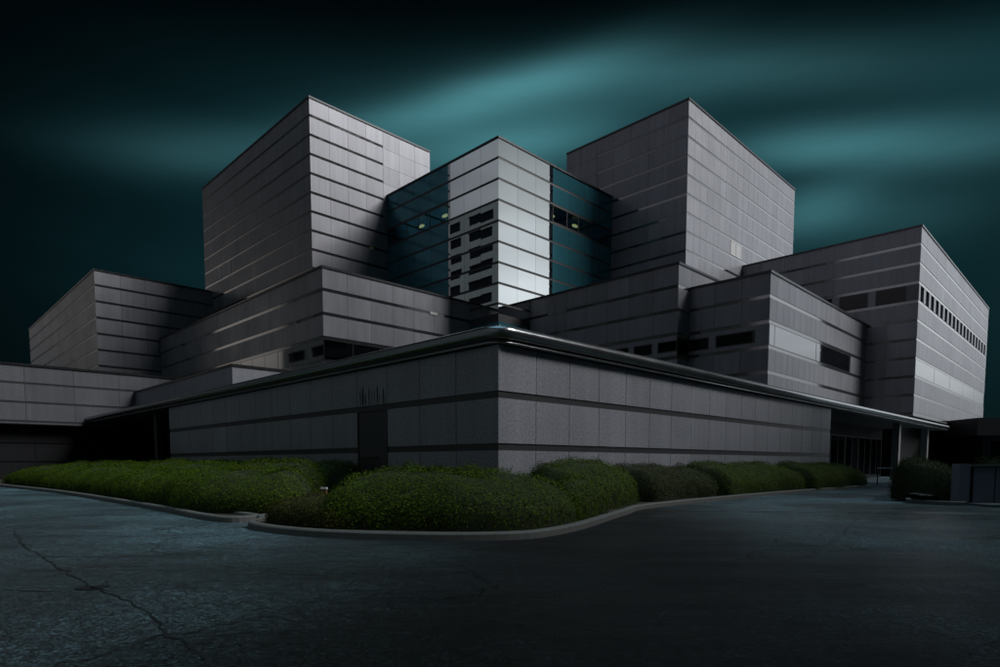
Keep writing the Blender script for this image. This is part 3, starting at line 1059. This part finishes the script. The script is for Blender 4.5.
KP = [(0.13, 0.0), (0.12, 0.10), (0.095, 0.125), (-0.02, 0.13), (-0.02, 0.0)]
def bed(kerb_pts, back_pts):
    path = smooth_path(kerb_pts)
    mb = MB()
    mb.sweep(path, KP, close=True)
    k = tag(mb.build('kerb', M['kerb']), kind='structure')
    mb = MB()
    mb.face([(x, y, 0.07) for (x, y) in path] + [(x, y, 0.07) for (x, y) in back_pts])
    tag(mb.build('planting_bed', M['soil']), kind='structure')

bed([(-6.2, 14.4), (-5.0, 13.05), (-4.6, 11.6), (-2.85, 10.3), (-0.3, 9.9), (1.1, 10.9), (2.93, 14.7), (4.31, 17.2), (9.93, 23.2), (17.5, 30.3), (19.4, 32.2), (20.0, 34.5)],
    [(19.0, 34.9), (0.0, 15.95), (-4.0, 19.9)])
bed([(-46.0, 50.0), (-27.2, 33.3), (-18.3, 25.5), (-9.7, 17.0), (-6.6, 13.7), (-5.61, 12.95), (-5.15, 13.6)],
    [(-4.5, 20.4), (-19.0, 34.9), (-38.0, 54.0)])

# ------------------------------------------------------------------ hedges
def hedge(label, pts, half, hgt, seed, leaf='leaf', dens=620, lsize=0.034, fall=0.4, power=3.0, lean=1.0):
    """clipped hedge along a centre line: dark inside plus leaf-sized faces over an uneven surface"""
    base = Vector((pts[0][0], pts[0][1], 0))
    path = smooth_path(pts, 14)
    P = np.array(path)
    seg = np.linalg.norm(np.diff(P, axis=0), axis=1)
    s = np.concatenate([[0], np.cumsum(seg)])
    L = s[-1]
    r_ = np.random.default_rng(seed)
    def surf(sv, th, grow=0.0):
        # th in [0, pi]: across the hedge; ends taper down
        x = np.interp(sv, s, P[:, 0])
        y = np.interp(sv, s, P[:, 1])
        e = 0.25
        dx = np.interp(np.minimum(sv + e, L), s, P[:, 0]) - np.interp(np.maximum(sv - e, 0), s, P[:, 0])
        dy = np.interp(np.minimum(sv + e, L), s, P[:, 1]) - np.interp(np.maximum(sv - e, 0), s, P[:, 1])
        n = np.hypot(dx, dy) + 1e-9
        nx, ny = -dy / n, dx / n
        edge = np.minimum(sv, L - sv) / fall
        k = np.where(edge < 1, np.sqrt(np.maximum(1 - (1 - np.clip(edge, 0, 1)) ** 2, 0.0)), 1.0)
        k = 0.12 + 0.88 * k
        c, si = np.cos(th), np.sin(th)
        cw = np.sign(c) * np.abs(c) ** (2 / power)
        sw = np.abs(si) ** (2 / power)
        und = 0.6 * (0.09 * np.sin(sv * 1.3 + seed) + 0.06 * np.sin(sv * 2.9 + seed * 2.1 + c * 1.5) + 0.05 * np.sin(sv * 0.6 + 1.7 * seed + c * 2)
               + 0.025 * np.sin(sv * 7.1 + c * 5 + seed))
        lump = 1.0 + und
        wq = half * (1.0 + 0.10 * np.sin(sv * 1.9 + seed)) * (0.35 + 0.65 * k)
        px = x + nx * cw * wq * (1 + grow) 
        py = y + ny * cw * wq * (1 + grow)
        pz = 0.06 + hgt * sw * k * lump * (1 + grow) * (1 + 0.24 * lean * cw)
        return np.stack([px, py, pz], -1)
    # inside
    ns, nt = max(12, int(L / 0.2)), 14
    SV, THV = np.meshgrid(np.linspace(0.001, L - 0.001, ns), np.linspace(0, math.pi, nt), indexing='ij')
    core_v = surf(SV.ravel(), THV.ravel(), -0.05)
    f = []
    for i in range(ns - 1):
        for j in range(nt - 1):
            a = i * nt + j
            f.append((a, a + nt, a + nt + 1, a + 1))
    area = L * (2 * hgt + 2 * half) * 0.85
    dens *= 2.6
    lsize *= 0.62
    n = int(area * dens)
    sv = r_.uniform(0, L, n)
    # even spread over the cross-section: more samples near the sides than a plain angle gives
    th = r_.uniform(0, math.pi, n)
    g = r_.normal(0.0, 0.028, n) + 0.02 * np.sin(sv * 11) * np.sin(th * 9)
    g += np.where(r_.uniform(0, 1, n) < 0.05, r_.uniform(0.02, 0.11, n), 0)
    gapn = np.sin(sv * 4.3 + seed) * np.sin(th * 5.1 + sv * 1.7) + 0.6 * np.sin(sv * 9.7 + th * 7.0 + seed)
    g += np.where(gapn > 1.25, -0.06, 0.0)
    c = surf(sv, th, g)
    d = 0.02
    tu = surf(np.minimum(sv + d, L), th, g) - surf(np.maximum(sv - d, 0), th, g)
    tv = surf(sv, th + d, g) - surf(sv, th - d, g)
    nr = np.cross(tu, tv)
    nr /= np.linalg.norm(nr, axis=1)[:, None] + 1e-9
    nr = np.where(nr[:, 2:3] < -0.1, -nr, nr)
    ctr = np.stack([np.interp(sv, s, P[:, 0]), np.interp(sv, s, P[:, 1]), np.zeros(n)], -1)
    sgn = np.sign(np.sum(nr * (c - ctr), axis=1))[:, None]
    nr = nr * np.where(sgn == 0, 1, sgn) + r_.normal(0, 0.27, (n, 3))
    nr /= np.linalg.norm(nr, axis=1)[:, None]
    a = np.cross(nr, r_.normal(0, 1, (n, 3)))
    a /= np.linalg.norm(a, axis=1)[:, None] + 1e-9
    b_ = np.cross(nr, a)
    sz = lsize * r_.uniform(0.6, 1.35, n)[:, None]
    q0 = c + a * sz
    q1 = c + b_ * sz * 0.55
    q2 = c - a * sz
    q3 = c - b_ * sz * 0.55
    quads = np.stack([q0, q1, q2, q3], 1).reshape(-1, 3)
    verts = np.concatenate([core_v, quads]) - np.array(base)[None]
    nv0 = len(core_v)
    me = bpy.data.meshes.new('hedge')
    nf0 = len(f)
    me.vertices.add(len(verts))
    me.vertices.foreach_set('co', verts.astype(np.float32).ravel())
    loops = np.concatenate([np.array(f, dtype=np.int32).ravel(), np.arange(nv0, nv0 + 4 * n, dtype=np.int32)])
    me.loops.add(len(loops))
    me.loops.foreach_set('vertex_index', loops)
    me.polygons.add(nf0 + n)
    me.polygons.foreach_set('loop_start', np.arange(0, len(loops), 4, dtype=np.int32))
    me.materials.append(M['twig'])
    me.materials.append(M[leaf])
    me.polygons.foreach_set('material_index', np.concatenate([np.zeros(nf0, np.int32), np.ones(n, np.int32)]))
    at = me.attributes.new('tint', 'FLOAT', 'FACE')
    at.data.foreach_set('value', np.concatenate([np.ones(nf0), np.clip(r_.normal(0.70, 0.14, n), 0.25, 1.15)]).astype(np.float32))
    me.update(calc_edges=True)
    me.validate()
    o = bpy.data.objects.new('hedge', me)
    COL.objects.link(o)
    o.location = base
    return tag(o, label, 'hedge', 'clipped hedges round the pavilion')

# central bed
hedge('rounded green hedge at the tip of the bed, in front of the pavilion corner', [(-2.9, 12.4), (-1.5, 11.85), (-0.4, 11.7), (0.2, 12.4), (0.4, 13.8)], 1.3, 0.97, 1, dens=900, lsize=0.03)
hedge('low brownish hedge at the left end of the central kerb', [(-4.25, 12.5), (-3.5, 11.7), (-2.6, 11.2)], 0.6, 0.55, 2, leaf='leaf_dry', dens=900, lsize=0.03)
hedge('narrow hedge against the pavilion wall behind the rounded one', [(-2.6, 14.2), (-1.4, 14.0), (-0.2, 14.2)], 0.7, 1.06, 3, dens=650)
hedge('tall dense hedge just right of the pavilion corner', [(1.2, 14.9), (2.1, 16.2), (3.5, 18.4)], 0.95, 1.12, 4, dens=750, lsize=0.032)
hedge('low bright hedge wedge on the kerb between the rounded and the tall hedge', [(1.35, 12.6), (1.75, 13.4), (2.2, 14.2)], 0.42, 0.78, 5, dens=850, lsize=0.03)
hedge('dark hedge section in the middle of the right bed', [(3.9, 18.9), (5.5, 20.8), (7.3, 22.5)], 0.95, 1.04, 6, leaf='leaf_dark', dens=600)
hedge('long hedge section on the right bed with a sunlit top', [(7.3, 22.0), (9.6, 24.4), (12.2, 26.9), (13.0, 27.6)], 0.95, 1.08, 7, dens=520, lsize=0.038)
hedge('last hedge section at the far right end of the bed', [(13.1, 27.4), (15.6, 29.8), (18.9, 33.0)], 1.0, 1.08, 8, dens=460, lsize=0.042)
# left bed
hedge('broad mounded hedge at the near end of the left bed', [(-4.7, 15.3), (-6.0, 15.4), (-7.2, 16.6), (-9.0, 18.5), (-10.3, 19.8)], 1.4, 0.98, 9, lean=-1.0, dens=700, lsize=0.034, fall=0.8)
hedge('hedge along the left kerb in front of the low wing', [(-10.1, 19.4), (-13.1, 22.7), (-16.7, 26.2)], 1.3, 0.92, 10, lean=-1.0, dens=560, lsize=0.038, fall=0.8)
hedge('far end of the hedge along the left kerb', [(-16.5, 26.0), (-20.7, 30.0), (-27.6, 36.3)], 1.35, 0.92, 11, lean=-1.0, dens=420, lsize=0.044)
hedge('middle hedge row in the left bed, parted from the front row by a furrow', [(-5.4, 17.0), (-8.0, 18.6), (-11.0, 21.6), (-14.2, 25.4)], 1.3, 1.12, 12, lean=-1.0, dens=560, lsize=0.036, fall=0.8)
hedge('far stretch of the middle hedge row towards the left edge', [(-14.0, 25.0), (-19.0, 30.2), (-26.0, 37.0)], 1.2, 1.10, 13, lean=-1.0, dens=420, lsize=0.044)
hedge('back hedge row against the left pavilion wall', [(-5.0, 19.3), (-9.0, 22.9), (-14.0, 27.8), (-20.0, 33.6), (-30.0, 43.0)], 1.1, 1.15, 14, lean=-1.0, dens=420, lsize=0.044)

# ------------------------------------------------------------------ corner with the low wall at the right edge
root = thing('boundary_wall', 'low blue-grey clad wall with pale top at the right edge of the road', 'wall', (13.7, 18.2, 0))
mb = MB()
mb.box(0.0, 0.32, 0, 0.32, 0, 1.23)
mb.build('end_post', M['clad'], root)
mb = MB()
mb.box(0.36, 6.0, 0.08, 0.30, 0, 1.15)
mb.build('core_wall', M['door'], root)
for k in range(8):
    mb = MB()
    mb.box(0.46 + k * 0.66, 0.46 + k * 0.66 + 0.62, 0.04, 0.077, 0.05, 1.12)
    mb.build('panel', M['clad'], root)
mb = MB()
mb.box(0.36, 6.0, 0.0, 0.34, 1.153, 1.205)
mb.build('coping', M['post'], root)
mb = MB()
mb.box(13.9, 22.0, 17.2, 18.15, 0.0, 0.07)
tag(mb.build('pavement', M['concrete']), kind='structure')
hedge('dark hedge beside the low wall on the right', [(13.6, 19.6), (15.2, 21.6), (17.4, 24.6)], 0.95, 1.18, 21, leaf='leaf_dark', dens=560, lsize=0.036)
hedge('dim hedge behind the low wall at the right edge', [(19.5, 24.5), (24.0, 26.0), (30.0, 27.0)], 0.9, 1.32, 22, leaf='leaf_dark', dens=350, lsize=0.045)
mb = MB()
mb.sweep([(13.0, 18.5), (13.35, 18.0), (13.68, 17.95)], KP, close=True)
mb.sweep([(18.2, 26.6), (16.2, 24.6), (14.0, 21.0), (12.7, 19.0), (13.0, 18.5)], [(-p_[0], p_[1]) for p_ in KP][::-1], close=True)
tag(mb.build('kerb', M['kerb']), kind='structure')

root = thing('barrier', 'thin white rail across the dark entrance at the end of the right hedge', 'barrier', (22.0, 35.6, 0))
mb = MB()
mb.box(0.0, 2.7, -0.03, 0.03, 0.93, 0.99)
mb.build('rail', M['white'], root)
for x in (0.02, 1.3, 2.58):
    mb = MB()
    mb.cyl(x + 0.05, 0.07, 0, 0.96, 0.035)
    mb.build('post', M['frame'], root)

root = thing('garden_lamp', 'small pale globe lamp above the dark hedge by the right wall', 'lamp', (17.6, 25.6, 0))
mb = MB()
mb.cyl(0, 0, 0, 1.02, 0.03)
mb.build('pole', M['frame'], root)
mb = MB()
for lev in range(7):
    pass
n = 14
rings = 9
for i in range(rings):
    ph = math.pi * i / (rings - 1)
    for k in range(n):
        a = 2 * math.pi * k / n
        mb.v.append((0.075 * math.sin(ph) * math.cos(a) * 1.5, 0.075 * math.sin(ph) * math.sin(a), 1.09 - 0.075 * math.cos(ph)))
for i in range(rings - 1):
    for k in range(n):
        k2 = (k + 1) % n
        mb.f.append((i * n + k, i * n + k2, (i + 1) * n + k2, (i + 1) * n + k))
mb.t = [1.0] * len(mb.f)
mb.m = [0] * len(mb.f)
mb.build('globe', M['globe'], root, smooth=True)

# small marker in the gap between the hedges
root = thing('marker_post', 'tiny marker with a white cap in the gap between the left and central hedges', 'marker', (-3.52, 12.35, 0))
mb = MB()
mb.box(-0.05, 0.05, -0.04, 0.04, 0.05, 0.72)
mb.build('post', plain_mat('ochre_post', (0.22, 0.13, 0.05), rough=0.7), root)
mb = MB()
mb.box(-0.06, 0.06, -0.05, 0.05, 0.722, 0.76)
mb.build('cap', M['white'], root)
